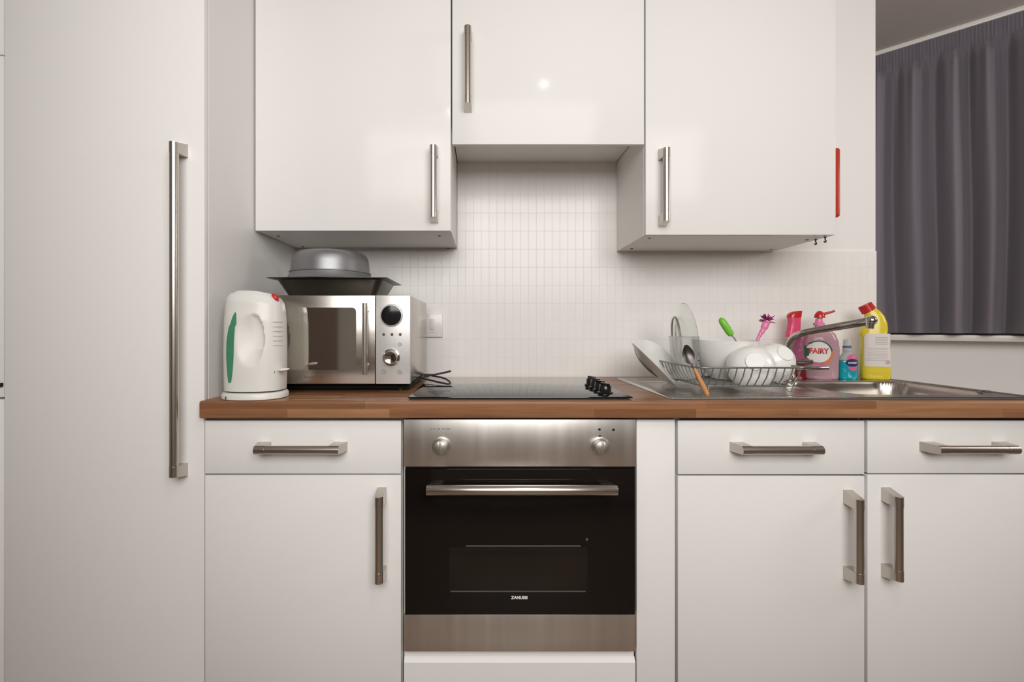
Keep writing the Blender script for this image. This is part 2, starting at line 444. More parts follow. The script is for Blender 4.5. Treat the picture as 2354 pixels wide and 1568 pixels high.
# neighbour tall unit
t = thing('tall_cabinet', 'narrow strip of a second tall white cupboard at the far side of the larder cupboard', 'cupboard', (-1.5, 1.5, 0))
MB().box(-1.80, -1.2355, YB+.022, DW-.001, 0, 2.30).build('carcass', M['satin_white'], t, smooth=0)
panel('door', t, -1.80, -1.2385, ZZ(914, YB), ZZ(127, YB), y=YB+.003)
panel('door', t, -1.80, -1.2385, .15, ZZ(919, YB), y=YB+.003)
panel('door', t, -1.80, -1.2385, ZZ(124, YB), 2.29, y=YB+.003)
MB().box(-1.246, -1.2385, YB-.006, YB+.003, ZZ(889, YB), ZZ(880, YB), .001).build('catch', M['black'], t)
# left base unit
xl0, xl1 = XX(471, YB), XX(922, YB)
t = thing('base_cabinet', 'white base cupboard with a drawer under the kettle and microwave', 'cupboard', (-.466, 1.5, 0))
carcass(t, XT+.001, -.2125, .15, .8645, YB+.0195, DT-.004)
dr = panel('drawer_front', t, xl0, xl1, zdb, zdr)
handle(dr, 'x', XX(586, 1.165), XX(780, 1.165), ZZ(1034.5, 1.165), YB)
dr = panel('door', t, xl0, xl1, .15, zdt)
handle(dr, 'z', ZZ(1339, 1.165), ZZ(1141, 1.165), XX(871, 1.165), YB)
MB().box(XT+.001, -.2125, YB+.05, YB+.066, 0, .148).build('plinth', M['satin_white'], t)
# oven housing: drawer panel under the oven
xo0, xo1 = XX(928.5, YB), XX(1460.5, YB)
t = thing('oven_housing', 'plain white panel with a slanted top edge below the oven', 'cupboard', (.09, 1.5, 0))
m = MB(); m.box(xo0-.004, xo0+.0, YB+.025, DT-.004, .15, .8645); m.box(xo1, xo1+.002, YB+.025, DT-.004, .15, .8645); m.box(xo0, xo1, YB+.025, DT-.004, .15, .166)
m.build('carcass', M['carcass'], t, smooth=0)
MB().box(xo0, xo1, YB+.012, YB+.024, ZZ(1520, YB), ZZ(1500, YB)).build('rail', M['carcass'], t, smooth=0)
zp = ZZ(1514, YB)
m = MB(); m.prism([(YB+.020, .15), (YB, .15), (YB, zp-.011), (YB+.009, zp), (YB+.020, zp)], 'x', xo0, xo1)
m.build('bottom_panel', M['gloss_white'], t, smooth=20)
MB().box(xo0, xo1, YB+.05, YB+.066, 0, .148).build('plinth', M['satin_white'], t)
# filler panel
m = MB(); m.box(XX(1464, YB), XX(1552, YB), YB+.001, YB+.019, .0, ZZ(965, YB), .001)
tag(m.build('filler_panel', M['satin_white'], loc=(.44, YB, 0)), 'plain narrow white filler panel between the oven and the sink cupboard', 'panel')
# sink unit
xs0, xs1, xs2, xs3 = XX(1558.5, YB), XX(1987.5, YB), XX(1994.5, YB), 1.4665
t = thing('sink_cabinet', 'wide white double base cupboard with two drawer fronts below the sink', 'cupboard', (.98, 1.5, 0))
m = MB(); m.box(.494, .510, YB+.0195, DT-.004, .15, .8645); m.box(1.4515, 1.4675, YB+.0195, DT-.004, .15, .8645); m.box(.51, 1.4515, YB+.0195, DT-.004, .15, .166)
m.box(.974, .990, YB+.0195, YB+.10, .166, .70)
m.build('carcass', M['carcass'], t, smooth=0)
dr = panel('drawer_front', t, xs0, xs1, ZZ(1091, YB), zdr); handle(dr, 'x', XX(1704, 1.165), XX(1890, 1.165), ZZ(1035, 1.165), YB)
dr = panel('door', t, xs0, xs1, .15, ZZ(1095, YB)); handle(dr, 'z', ZZ(1340, 1.165), ZZ(1147, 1.165), XX(1975, 1.165), YB)
dr = panel('drawer_front', t, xs2, xs3, ZZ(1088.3, YB), zdr); handle(dr, 'x', XX(2154, 1.165), XX(2338, 1.165), ZZ(1034, 1.165), YB)
dr = panel('door', t, xs2, xs3, .15, ZZ(1092, YB)); handle(dr, 'z', ZZ(1334, 1.165), ZZ(1141, 1.165), XX(2065, 1.165), YB)
MB().box(.494, 1.4675, YB+.05, YB+.066, 0, .148).build('plinth', M['satin_white'], t)
tag(MB().box(1.4685, 1.4865, YB, DT-.004, 0, ZT-.0015, .001).build('end_panel', M['satin_white'], loc=(1.477, 1.5, 0)), 'white end panel closing the sink cupboard beside the curtained wall', 'panel')

# worktop with an opening for the bowl
ZW = .909; zwb = ZZ(962, 1.18)
BX0, BX1, BY0, BY1 = .99, 1.415, 1.262, 1.615
m = MB()
pr = []
for k in range(7): a = PI/2*k/6; pr.append((1.18+.006-.006*math.sin(a), ZW-.006+.006*math.cos(a)))
for k in range(5): a = PI/2*k/4; pr.append((1.18+.004-.004*math.cos(a), zwb+.004-.004*math.sin(a)))
pr += [(BY0, zwb), (BY0, ZW)]
m.prism(pr, 'x', XT+.001, 1.49)
m.box(XT+.001, BX0, BY0, DT-.0005, zwb, ZW); m.box(BX1, 1.49, BY0, DT-.0005, zwb, ZW); m.box(BX0, BX1, BY1, DT-.0005, zwb, ZW)
bmesh.ops.remove_doubles(m.bm, verts=list(m.bm.verts), dist=1e-5)
tag(m.build('worktop', M['butcher'], smooth=30, loc=(.38, 1.48, zwb)), 'long butcher block wood worktop running across the base cupboards', 'worktop')

# ---------------------------------------------------------------- wall cabinets
YC = 1.46
def wall_cab(label, x0, x1, zb, screws, hx, hz0, hz1, zcar=None, yc1=DW-.001, ylow=None):
    t = thing('wall_cabinet', label, 'cupboard', ((x0+x1)/2, 1.62, zb), 'wall cupboards')
    zc = zb+.001 if zcar is None else zcar
    yb = DT-.0005 if ylow is None else ylow
    m = MB(); e = .0008; T = .016; y0 = YC+.0195
    m.box(x0+e, x0+T, y0, yb, zc, 2.20); m.box(x1-T, x1-e, y0, yb, zc, 2.20); m.box(x0+T, x1-T, y0, yb, zc, zc+T)
    m.box(x0+T, x1-T, y0, yb, 2.184, 2.2); m.box(x0+T, x1-T, yb-.006, yb, zc+T, 2.184)
    m.build('carcass', M['carcass'], t, smooth=0)
    dr = panel('door', t, x0+.0012, x1-.0012, zb, 2.205, YC, bev=.002)
    handle(dr, 'z', hz0, hz1, hx, YC)
    for (px, py) in screws:
        D = (zc-E)*F/(CY-py)
        MB().cyl((XX(px, D), D, zc-.0015), (XX(px, D), D, zc+.0005), .005, n=16).build('cover_cap', M['screw'], t)
    return t
del wall_cab.__defaults__
def wall_cabinet(label, x0, x1, zb, screws, hx, hz0, hz1, zcar=None): return wall_cab(label, x0, x1, zb, screws, hx, hz0, hz1, zcar, None, None)
x0, x1 = XX(586, YC), XX(1037, YC)
zl = ZZ(530.5, YC); zr = ZZ(540, YC); zm = ZZ(332, YC)
wl = wallc = wall_cab('white wall cupboard above the kettle and microwave', x0, x1, zl, [(640, 542.5), (1010, 542), (1030, 570.5), (696, 567)], XX(996, 1.425), ZZ(500, 1.425), ZZ(335, 1.425), None, None, None)
xm0, xm1 = XX(1038.5, YC), XX(1482, YC)
wall_cab('short white wall cupboard raised above the hob', xm0, xm1, zm, [], XX(1075, 1.425), ZZ(240, 1.425), ZZ(62, 1.425), ZZ(290, YC), None, None)
xr0, xr1 = XX(1483.5, YC), XX(1922.5, YC)
wr = wall_cab('white wall cupboard above the dish rack', xr0, xr1, zr, [(1493, 547.5), (1452, 571.5), (1772, 573.5), (1855, 551)], XX(1531.5, 1.425), ZZ(509, 1.425), ZZ(341, 1.425), None, None, None)
# little hooks under the right cupboard
for k, (px, py, D) in enumerate(((1875, 552, 1.54), (1897, 549, 1.50))):
    zc = zr+.001; x = XX(px, D)
    m = MB(); m.tube(smooth_path([(x, D, zc), (x, D, zc-.008), (x+.003, D, zc-.013), (x, D, zc-.017), (x-.004, D, zc-.013)], 4), .0019, 8)
    m.cyl((x, D, zc-.002), (x, D, zc), .004, n=12)
    o = m.build('cup_hook', M['black'], loc=(x, D, zc))
    tag(o, ('small black hook under the dish rack cupboard, the one set back from the door', 'small black hook under the dish rack cupboard, the one close behind the door')[k], 'hook', 'hooks under the wall cupboard')
# red box fixed to the side of the right cupboard
t = thing('fire_blanket_case', 'slim red case fixed to the side of the wall cupboard near the curtain', 'fire blanket', (xr1, 1.56, 1.4))
xb = xr1+.0005
zb0, zb1 = ZZ(499, 1.49), ZZ(339, 1.49)
MB().box(xb-.0005, xb+.0362, 1.487, 1.66, zb0, zb1, .009, 4).build('case', M['red_orange'], t, smooth=60)
MB().box(xb+.0352, xb+.0372, 1.53, 1.62, zb0+.05, zb1-.05, .001).build('front_label', M['print_white'], t)

# ---------------------------------------------------------------- oven
t = thing('oven', 'built-in stainless steel oven with black glass door under the hob', 'oven', (.09, 1.2, ZZ(1497, YB)))
YO = 1.197
MB().box(xo0+.012, xo1-.012, YB+.022, 1.74, ZZ(1495, YB)+.005, ZZ(966, YB)-.002).build('body', M['dark_gap'], t, smooth=0)
cp = MB().box(xo0, xo1, YO, YO+.024, ZZ(1073, YO), ZZ(964.5, YO), .001).build('control_panel', M['steel'], t)
for (px, py, s) in ((1011, 1027, 1), (1384, 1027, 1)):
    c = P(px+ (3 if px < 1100 else -4), py-2, YO)
    m = MB()
    prof = [(.0235, 0), (.0235, .002), (.0195, .0045), (.0185, .016), (.0165, .021), (.010, .0235), (.004, .0242)]
    m.lathe(prof, n=40); m.box(-.0022, .0022, -.017, .017, .0225, .0262, .0008)
    m.xf(Matrix.Rotation(PI/2, 4, 'X')); at(m, c.x, c.y, c.z)
    o = m.build('knob', M['nickel_flat'], cp); o['label'] = 'round silver knob'
for px, py in ((1378, 987), (1410, 988), (1379, 1003)):
    c = P(px, py, YO); m = MB(); m.cyl((c.x, c.y, c.z), (c.x, c.y-.0012, c.z), .0032, n=14); m.build('indicator', M['black'], cp)
m = text_mb('0  50  100  150  200', .006); at(m, XX(1012, YO), YO-.0003, ZZ(986, YO)); m.build('dial_print', M['screw'], cp, smooth=0)
MB().box(xo0+.003, xo1-.003, YO+.010, YO+.024, ZZ(1078, YO)-.003, ZZ(1072, YO)).build('vent_gap', M['dark_gap'], t, smooth=0)
dg0, dg1 = XX(931, YO), XX(1459.5, YO)
od = MB().box(dg0, dg1, YO, YO+.028, ZZ(1413.5, YO), ZZ(1078, YO), .0012).build('door', M['oven_glass'], t)
MB().box(XX(929, YO), XX(1460.5, YO), YO-.0008, YO+.028, ZZ(1497.5, YO), ZZ(1413, YO), .0008).build('kick_strip', M['steel'], t)
MB().box(XX(1033, YO), XX(1350, YO), YO-.0006, YO+.001, ZZ(1362, YO), ZZ(1258, YO), .0002).build('inner_window', M['oven_window'], od)
m = MB()
m.box(XX(1072, YO), XX(1335, YO), YO-.0009, YO, ZZ(1256.3, YO), ZZ(1253.6, YO)); m.box(XX(1036, YO), XX(1346, YO), YO-.0009, YO, ZZ(1360.5, YO), ZZ(1358, YO))
m.cyl((XX(1349, YO), YO-.001, ZZ(1240, YO)), (XX(1349, YO), YO+.001, ZZ(1240, YO)), .0035, n=12)
m.build('shelf_rail', mat('dim_shelf_rail', (.10, .09, .08), .4), od)
m = text_mb('ZANUSSI', .0105, .0006, 1.0); at(m, XX(1194, YO), YO-.0004, ZZ(1374, YO)); o = m.build('brand_print', M['label_white'], od, smooth=0)
m = MB()
yb = 1.152; hz = ZZ(1127, yb); hx0, hx1 = XX(980.5, yb), XX(1418.5, yb); r = .0128
ring = []
m.tube([(hx0, yb, hz), (hx0+.0015, yb, hz), (hx1-.0015, yb, hz), (hx1, yb, hz)], [r-.001, r, r, r-.001], 28)
for s, e in ((1, hx0), (-1, hx1)):
    m.prism([(e+s*.001, yb), (e+s*.034, yb), (e+s*.038, YO), (e+s*.012, YO)], 'z', hz-.0105, hz+.0105)
o = m.build('handle', M['nickel'], od, smooth=35); o['label'] = 'wide stainless steel bar handle'

# ---------------------------------------------------------------- hob
hx0, hx1 = XX(938, 1.205), XX(1455, 1.205); hy0, hy1 = 1.205, 1.712
t = thing('hob', 'flat black glass electric hob set into the worktop above the oven', 'hob', ((hx0+hx1)/2, 1.46, ZW))
MB().box(hx0, hx1, hy0, hy1, ZW+.0040, ZW+.0072, .0012).build('glass_top', M['black_glass'], t)
MB().box(hx0+.006, hx1-.008, hy0+.006, hy1-.006, ZW+.0002, ZW+.0040).build('body', M['black'], t, smooth=0)
for k, (D, px) in enumerate(((1.275, 1391), (1.335, 1380), (1.395, 1370), (1.455, 1360))):
    x = XX(px, D); z = ZW+.0070
    m = MB(); m.lathe([(.021, 0), (.021, .004), (.0165, .006), (.0160, .019), (.0145, .0215), (.005, .022)], (x, D, z), 32)
    m2 = bmesh.new(); bmesh.ops.create_cube(m2, size=1)
    for v in m2.verts: v.co = Vector((v.co.x*.008, v.co.y*.036, v.co.z*.012+.022))
    bmesh.ops.bevel(m2, geom=list(m2.edges), offset=.0015, segments=2, affect='EDGES')
    bmesh.ops.transform(m2, matrix=Matrix.Translation((x, D, z)) @ Matrix.Rotation(.35, 4, 'Z'), verts=list(m2.verts)); m.add(m2)
    m.build('knob', M['black_gloss'], t)

# ---------------------------------------------------------------- sink
sx0, sx1, sy0, sy1 = .4835, 1.445, 1.208, 1.712
t = thing('kitchen_sink', 'stainless steel inset sink with ribbed drainer and rounded bowl', 'sink', (.96, 1.46, ZW))
def sinkz(x, y):
    # rim with raised lip, pressed drainer, deep bowl
    def sd(x, y, a, b, c, d, r):
        cx, cy = (a+b)/2, (c+d)/2; qx = abs(x-cx)-((b-a)/2-r); qy = abs(y-cy)-((d-c)/2-r)
        return math.hypot(max(qx, 0), max(qy, 0))+min(max(qx, qy), 0)-r
    e = min(x-sx0, sx1-x, y-sy0, sy1-y)
    z = .0008+.0042*min(1, e/.006)
    if e > .012: z = .0050-.0012*min(1, (e-.012)/.01)
    q = sd(x, y, .515, .965, 1.245, 1.60, .05)
    if q < 0:
        z = .0038-.0028*min(1, -q/.012)
        if q < -.02: z += .0012*(.5+.5*math.sin((y-1.245)*2*PI/.030))*min(1, (-q-.02)/.01)
    q = sd(x, y, BX0+.012, BX1-.012, BY0+.010, BY1-.012, .075)
    if q < 0:
        k = min(1, -q/.022); z = .0038-.155*(k*k*(3-2*k))-.01*min(1, max(0, (-q-.022)/.1))
    elif q < .006: z = .0038
    return ZW+z
m = MB()
xs_ = [sx0+(sx1-sx0)*i/200 for i in range(201)]; ys_ = [sy0+(sy1-sy0)*j/130 for j in range(131)]
xs_ = sorted(xs_+[sx0+.003, sx1-.003]); ys_ = sorted(ys_+[sy0+.003, sy1-.003])
V = [[m.bm.verts.new((x, y, sinkz(x, y))) for x in xs_] for y in ys_]
for j in range(len(ys_)-1):
    for i in range(len(xs_)-1): m.bm.faces.new((V[j][i], V[j][i+1], V[j+1][i+1], V[j+1][i]))
m.build('sink_top', M['sink_steel'], t, smooth=180)
c = P(2312, 905, 1.26)
MB().lathe([(.018, 0), (.018, .003), (.012, .005), (.004, .0055)], (1.355, 1.40, ZW+.004-.165), 24).build('plug_hole', M['chrome'], t)
MB().lathe([(.010, 0), (.010, .002), (.006, .003), (.002, .0032)], (XX(2290, 1.31), 1.335, ZW+.0040), 20).build('overflow_cap', M['screw'], t)

# tap
tx = XX(1812, 1.645)
t = thing('mixer_tap', 'chrome mixer tap with a long swivel spout rising across the bottles', 'tap', (tx, 1.645, ZW+.004))
tz = ZW+.0038
m = MB(); m.lathe([(.027, 0), (.027, .006), (.023, .010), (.021, .03), (.021, .062), (.018, .070), (.008, .072)], (tx, 1.645, tz), 36)
m.build('body', M['chrome'], t)
m = MB()
m.tube([(tx+.01, 1.645, ZZ(832, 1.64)), (tx+.060, 1.64, ZZ(832, 1.64)), (tx+.078, 1.635, ZZ(832, 1.64))], [.009, .0095, .008], 20)
m.build('lever', M['chrome'], t)
m = MB()
m.tube([(tx+.01, 1.645, ZZ(848, 1.63)), (tx+.045, 1.60, ZZ(845.5, 1.60)), (tx+.088, 1.57, ZZ(845, 1.57))], [.009, .0085, .0065], 20)
m.build('lever', M['chrome'], t)
sp = smooth_path([(tx, 1.645, tz+.068), P(1812, 806, 1.64), P(1815, 788, 1.625), P(1826, 774, 1.60), P(1845, 766, 1.57), P(1880, 758.5, 1.53), P(1930, 750, 1.475), P(1975, 742, 1.42), P(2004, 737, 1.39)], 8)
n_ = len(sp); m = MB(); m.tube(sp, [.0095+.0030*min(1, i/n_*1.15) for i in range(n_)], 20)
e = P(2003, 737, 1.39); bmesh.ops.create_uvsphere(m.bm, u_segments=20, v_segments=12, radius=.0145, matrix=Matrix.Translation(e))
m.cyl((e.x-.003, e.y, e.z), (e.x-.005, e.y, e.z-.024), .0115, .010, 20)
m.build('spout', M['chrome'], t)

# ---------------------------------------------------------------- microwave
YM0, YM1 = 1.33, 1.70; mx1 = XX(943, YM0); mx0 = mx1-.44; mz1 = ZZ(679, YM0); mz0 = ZZ(883, YM0)
t = thing('microwave', 'silver microwave with mirrored door standing beside the kettle', 'microwave', ((mx0+mx1)/2, 1.5, ZW))
MB().box(mx0+.002, mx1-.0, YM0+.022, YM1, mz0+.002, mz1-.001, .003).build('casing', M['steel_warm'], t)
MB().box(mx0+.01, mx1-.012, YM0+.055, YM1-.01, ZW+.006, mz0+.0025).build('underside', M['dark_gap'], t, smooth=0)
for fx in (mx0+.04, mx1-.04):
    for fy in (YM0+.07, YM1-.05):
        MB().cyl((fx, fy, ZW), (fx, fy, ZW+.008), .012, n=16).build('foot', M['black'], t)
xd = XX(863, YM0)
md = MB().box(mx0, xd-.001, YM0, YM0+.021, mz0, mz1, .002).build('door', M['steel_warm'], t)
M['mw_glass'] = mat('microwave_mirror_glass', (.62, .60, .55), .05, .95, noise=.03)
wz0, wz1 = ZZ(850, YM0), ZZ(707, YM0); wx0, wx1 = mx0+.010, XX(819, YM0)
m = MB(); tb_ = []
for (cx, cz, a) in ((wx1-.012, wz1-.012, 0), (wx0+.012, wz1-.012, PI/2), (wx0+.012, wz0+.012, PI), (wx1-.012, wz0+.012, 3*PI/2)):
    for k in range(7): tb_.append((cx+.012*math.cos(a+PI/2*k/6), cz+.012*math.sin(a+PI/2*k/6)))
m.prism(tb_, 'y', YM0-.0010, YM0+.001); m.build('window', M['mw_glass'], md)
m = MB(); hx = XX(845, YM0); yh = YM0-.030
m.tube([(hx, yh, ZZ(861, 1.30)), (hx, yh, ZZ(697, 1.30))], .0075, 18)
for pz in (713, 843):
    z = ZZ(pz, 1.31); m.cyl((hx, yh, z), (hx, YM0, z), .0055, n=14)
m.build('handle', M['nickel'], md)
cpn = MB().box(xd+.001, mx1, YM0, YM0+.021, mz0, mz1, .002).build('control_panel', M['steel_light'], t)
c = P(900, 725, YM0)
m = MB(); m.lathe([(.0325, 0), (.0325, .002), (.030, .004), (.0285, .0045)], n=40); m.xf(Matrix.Rotation(PI/2, 4, 'X')); at(m, c.x, c.y, c.z); m.build('display_ring', M['steel_light'], cpn)
m = MB(); m.lathe([(.0285, .0), (.0285, .0052), (.02, .0062), (.003, .0066)], n=40); m.xf(Matrix.Rotation(PI/2, 4, 'X')); at(m, c.x, c.y, c.z); m.build('display', M['black_gloss'], cpn)
c = P(900, 821, YM0)
m = MB(); m.lathe([(.0245, 0), (.0240, .004), (.0195, .006), (.0185, .020), (.016, .023), (.010, .0215), (.004, .0205)], n=40); m.xf(Matrix.Rotation(PI/2, 4, 'X')); at(m, c.x, c.y, c.z); m.build('knob', M['chrome'], cpn)
for px, py, r_, mm in ((882, 769, .0042, 'screw'), (901, 769, .0042, 'screw'), (920, 769, .0042, 'screw'), (919, 792, .0055, 'nickel_flat'), (882, 854, .0065, 'nickel_flat'), (919, 855, .0065, 'nickel_flat')):
    c = P(px, py, YM0); m = MB(); m.cyl((c.x, c.y, c.z), (c.x, c.y-.0018, c.z), r_, r_*.8, n=18); m.build('button' if mm != 'screw' else 'indicator', M[mm], cpn)
m = text_mb('Russell Hobbs', .0095, .0001); at(m, XX(722, YM0), YM0-.0004, ZZ(867, YM0)); m.build('brand_print', M['screw'], md, smooth=0)

# power cable of the microwave
zc = ZW+.0115
pts = [P(952, 861, 1.712), P(966, 861, 1.71), P(985, 861, 1.68), P(1000, 861, 1.62), P(1030, 855, 1.60), P(1034, 853.5, 1.59), P(1015, 858, 1.57), P(985, 864, 1.55),
       P(970, 869, 1.53), P(985, 873, 1.50), P(1010, 879, 1.47), P(1030, 883, 1.455), P(1035, 879, 1.475), P(1022, 870, 1.52), P(1000, 865, 1.56), P(975, 862, 1.58), P(962, 868, 1.56), P(955, 876, 1.52), P(946, 884, 1.47), P(938, 889, 1.44), P(925, 889, 1.46)]
pts = [Vector((p[0], p[1], max(p[2], zc))) for p in pts]
m = MB(); m.tube(smooth_path(pts, 8), .0030, 10)
o = m.build('power_cable', M['cable'], loc=pts[8]); tag(o, 'dark power cable folded in a loop between the microwave and the hob', 'cable')

# wall socket switch plate
c = P(982, 748, DT)
t = thing('switch_plate', 'white rocker switch plate on the tiles behind the microwave', 'switch', (c.x, DT, c.z))
sx_a, sx_b = XX(946, DT), XX(1018, DT)
MB().box(sx_a, sx_b, DT-.009, DT, ZZ(775, DT), ZZ(722, DT), .0025).build('plate', M['white_plastic2'], t)
for px in (970, 994):
    MB().box(XX(px-5.5, DT), XX(px+5.5, DT), DT-.0125, DT-.008, ZZ(758, DT), ZZ(733, DT), .0015).build('rocker', M['label_white'], t)
for px in (954, 1011):
    q = P(px, 746, DT); MB().cyl((q.x, DT-.0098, q.z), (q.x, DT-.008, q.z), .0022, n=12).build('screw', M['nickel_flat'], t)
m = text_mb('COOKER', .006, .0001); at(m, XX(994, DT), DT-.0093, ZZ(764.5, DT)); m.build('switch_print', M['label_grey'], t, smooth=0)

# ---------------------------------------------------------------- kettle
kc = Vector((XX(588.5, 1.252), 1.252, ZW))
t = thing('kettle', 'white plastic jug kettle with a green water window on its base', 'kettle', kc)
KRX = [(.0, .0745), (.05, .0760), (.12, .0770), (.19, .0765), (.235, .0745), (.262, .0715), (.274, .066), (.281, .050)]
KRY = [(.0, .0600), (.10, .0600), (.20, .057), (.25, .052), (.274, .042), (.281, .03)]
def krx(z): return interp(KRX, z)
def kry(z): return interp(KRY, z)
m = MB(); n = 128; rings = []
zs = [.022+.261*i/70 for i in range(71)]
for z in zs:
    ring = []; zz = z-.022
    zz = z
    for k in range(n):
        a = 2*PI*k/n; ex = 2.5
        c_, s_ = math.cos(a), math.sin(a)
        x = krx(zz)*math.copysign(abs(c_)**(2/ex), c_); y = kry(zz)*math.copysign(abs(s_)**(2/ex), s_)
        zo = z-(.012*max(0, (x+.01)/.07)**2 if z > .2 else 0)*((z-.2)/.08 if z > .2 else 0)
        # hollow of the grip on the front and back
        if y != 0:
            u = (x-.016)/.034; w_ = (zo-.152)/.068
            u2 = u*1.15 if u > 0 else u*.85
            q = abs(u2)**2.3+abs(w_)**2.3
            if q < 1:
                edge = 1-q; f = edge**(.45 if (u > -.1 and w_ > -.3) else 1.0)
                f *= (.55+.45*(w_*.5+.5))*(.75+.25*u)
                y -= math.copysign(.024*f, y)
        ring.append(m.bm.verts.new((kc.x+x, kc.y+y, kc.z+zo)))
    rings.append(ring)
m.skin(rings, True)
kb = m.build('body', M['white_plastic'], t, smooth=60)
m = MB(); m.loft([(0, 0, 0, .078, .066, 2.3, 0), (0, 0, .002, .0815, .069, 2.3, 0), (0, 0, .012, .0815, .069, 2.3, 0), (0, 0, .017, .078, .066, 2.3, 0), (0, 0, .018, .074, .062, 2.3, 0)], 64, kc); m.build('power_base', M['white_plastic'], t)
m = MB(); m.loft([(0, 0, .0175, .069, .054, 2.3, 0), (0, 0, .0225, .069, .054, 2.3, 0)], 48, kc); m.build('seam', M['screw'], t)
m = MB(); m.box(kc.x-.0485, kc.x-.0460, kc.y-.0625, kc.y-.050, kc.z+.0, kc.z+.010); m.build('base_notch', M['screw'], t)
# water window, laid on the spout side
m = MB(); nz_, nu = 24, 8; V = []
for j in range(nz_+1):
    tt = j/nz_; z = .045+.180*tt
    wdt = math.sin(PI*min(1, max(0.04, tt*.93+.06)))**.6
    mid = 117-8*max(0, tt-.6)/.4*1.0
    row = []
    for i in range(nu+1):
        a = math.radians(-(mid+(i/nu-.5)*21*wdt-(3 if tt > .8 else 0)))
        ex = 2.5; c_, s_ = math.cos(a), math.sin(a)
        row.append(m.bm.verts.new((kc.x+(krx(z)+.0008)*math.copysign(abs(c_)**(2/ex), c_), kc.y+(kry(z)+.0008)*math.copysign(abs(s_)**(2/ex), s_), kc.z+z)))
    V.append(row)
for j in range(nz_):
    for i in range(nu): m.bm.faces.new((V[j][i], V[j][i+1], V[j+1][i+1], V[j+1][i]))
m.build('water_window', M['green_clear'], t, smooth=180)
for k in range(6):
    z = ZZ(740+k*10.8, 1.215)-ZW
    a = -.62; m = MB()
    for q in range(1):
        pass
    pts = []
    for i in range(7):
        a = math.radians(-44+34*i/6); ex = 2.5; c_, s_ = math.cos(a), math.sin(a)
        pts.append((kc.x+(krx(z)+.0002)*abs(c_)**(2/ex), kc.y-(kry(z)+.0002)*abs(s_)**(2/ex), kc.z+z))
    pts = pts[1:]
    m.tube(pts, .0016, 8); m.build('grip_rib', M['ceramic_under'], t)
c = P(633, 683, 1.232)
m = MB(); bmesh.ops.create_uvsphere(m.bm, u_segments=24, v_segments=12, radius=1, matrix=Matrix.Translation(c) @ Matrix.Rotation(.9, 4, 'Y') @ Matrix.Diagonal((.013, .008, .006, 1)))
m.build('indicator_light', M['red_plastic'], t)
c = P(648, 851, 1.212)
m = MB(); bmesh.ops.create_uvsphere(m.bm, u_segments=24, v_segments=12, radius=1, matrix=Matrix.Translation(c+Vector((0, .014, 0))) @ Matrix.Rotation(-.12, 4, 'Y') @ Matrix.Diagonal((.0125, .018, .0042, 1)))
m.build('switch_lever', M['print_white'], t)
m = text_mb('//', .009, .0004); at(m, XX(628, 1.21), 1.2145, ZZ(857, 1.21)); m.build('brand_mark', M['screw'], t, smooth=0)

# ---------------------------------------------------------------- tray and bowl on the microwave
rz = mz1+.0545
TXa, TXb, TY0, TY1 = -.644, -.286, 1.372, 1.63
t_ = MB()
def rrect(cx, cy, hx, hy, r, z, n=6, rot=0.0):
    out = []
    for (sx, sy, a) in ((1, 1, 0), (-1, 1, PI/2), (-1, -1, PI), (1, -1, 3*PI/2)):
        for k in range(n+1):
            b = a+PI/2*k/n; x = cx+sx*(hx-r)+r*math.cos(b); y = cy+sy*(hy-r)+r*math.sin(b); out.append((x, y, z))
    return out
tcx, tcy = (TXa+TXb)/2, (TY0+TY1)/2; hx_, hy_ = (TXb-TXa)/2, (TY1-TY0)/2
R = [rrect(tcx, tcy, hx_-.052, hy_-.05, .02, mz1+.0002), rrect(tcx, tcy, hx_-.047, hy_-.045, .022, mz1+.002), rrect(tcx, tcy, hx_-.020, hy_-.018, .03, rz-.003), rrect(tcx, tcy, hx_, hy_, .016, rz+.0005), rrect(tcx, tcy, hx_, hy_, .016, rz+.002),
     rrect(tcx, tcy, hx_-.022, hy_-.020, .03, rz), rrect(tcx, tcy, hx_-.049, hy_-.047, .02, mz1+.0045)]
t_.skin([[t_.bm.verts.new(p) for p in r] for r in R], True)
o = t_.build('roasting_tray', M['pan'], loc=(tcx, tcy, mz1), smooth=30)
tag(o, 'dark non-stick roasting tray with flared rim on top of the microwave', 'tray')
bc = (XX(761, 1.497), 1.497, rz+.0018)
prof_o = [(.126, .0005), (.1325, 0), (.1335, .002), (.1325, .0035), (.1275, .012), (.1235, .0225), (.1252, .0240), (.1252, .0262), (.1215, .0275), (.1190, .055), (.1165, .070), (.110, .082), (.099, .089), (.080, .0925), (.03, .093), (.005, .093)]
m = MB(); m.lathe(prof_o, bc, 72)
o = m.build('mixing_bowl', M['alu'], loc=bc, smooth=40); tag(o, 'grey metal bowl turned upside down on the rim of the roasting tray', 'bowl')

# ---------------------------------------------------------------- dish rack
rx0, rx1, ry0, ry1 = .586, .893, 1.285, 1.60
zr0 = ZW+.0045; zrim = E-.1084; zbase = ZW+.022
t = thing('dish_rack', 'grey wire dish rack full of washing-up on the sink drainer', 'dish rack', ((rx0+rx1)/2, (ry0+ry1)/2, zr0))
m = MB(); loop = [Vector(p) for p in rrect((rx0+rx1)/2, (ry0+ry1)/2, (rx1-rx0)/2, (ry1-ry0)/2, .03, zrim)]
loop.append(loop[0]); m.tube(loop, .0026, 8); m.build('rim', M['wire'], t)
m = MB(); loop2 = [Vector(p) for p in rrect((rx0+rx1)/2, (ry0+ry1)/2, (rx1-rx0)/2-.028, (ry1-ry0)/2-.028, .02, zbase)]
loop2.append(loop2[0]); m.tube(loop2, .0022, 8)
k = 0; y = ry0+.045
while y < ry1-.03:
    m.tube([(rx0+.028, y, zbase), (rx1-.028, y, zbase)], .0015, 6); y += .03
m.build('base_grid', M['wire'], t)
m = MB(); n_ = 13
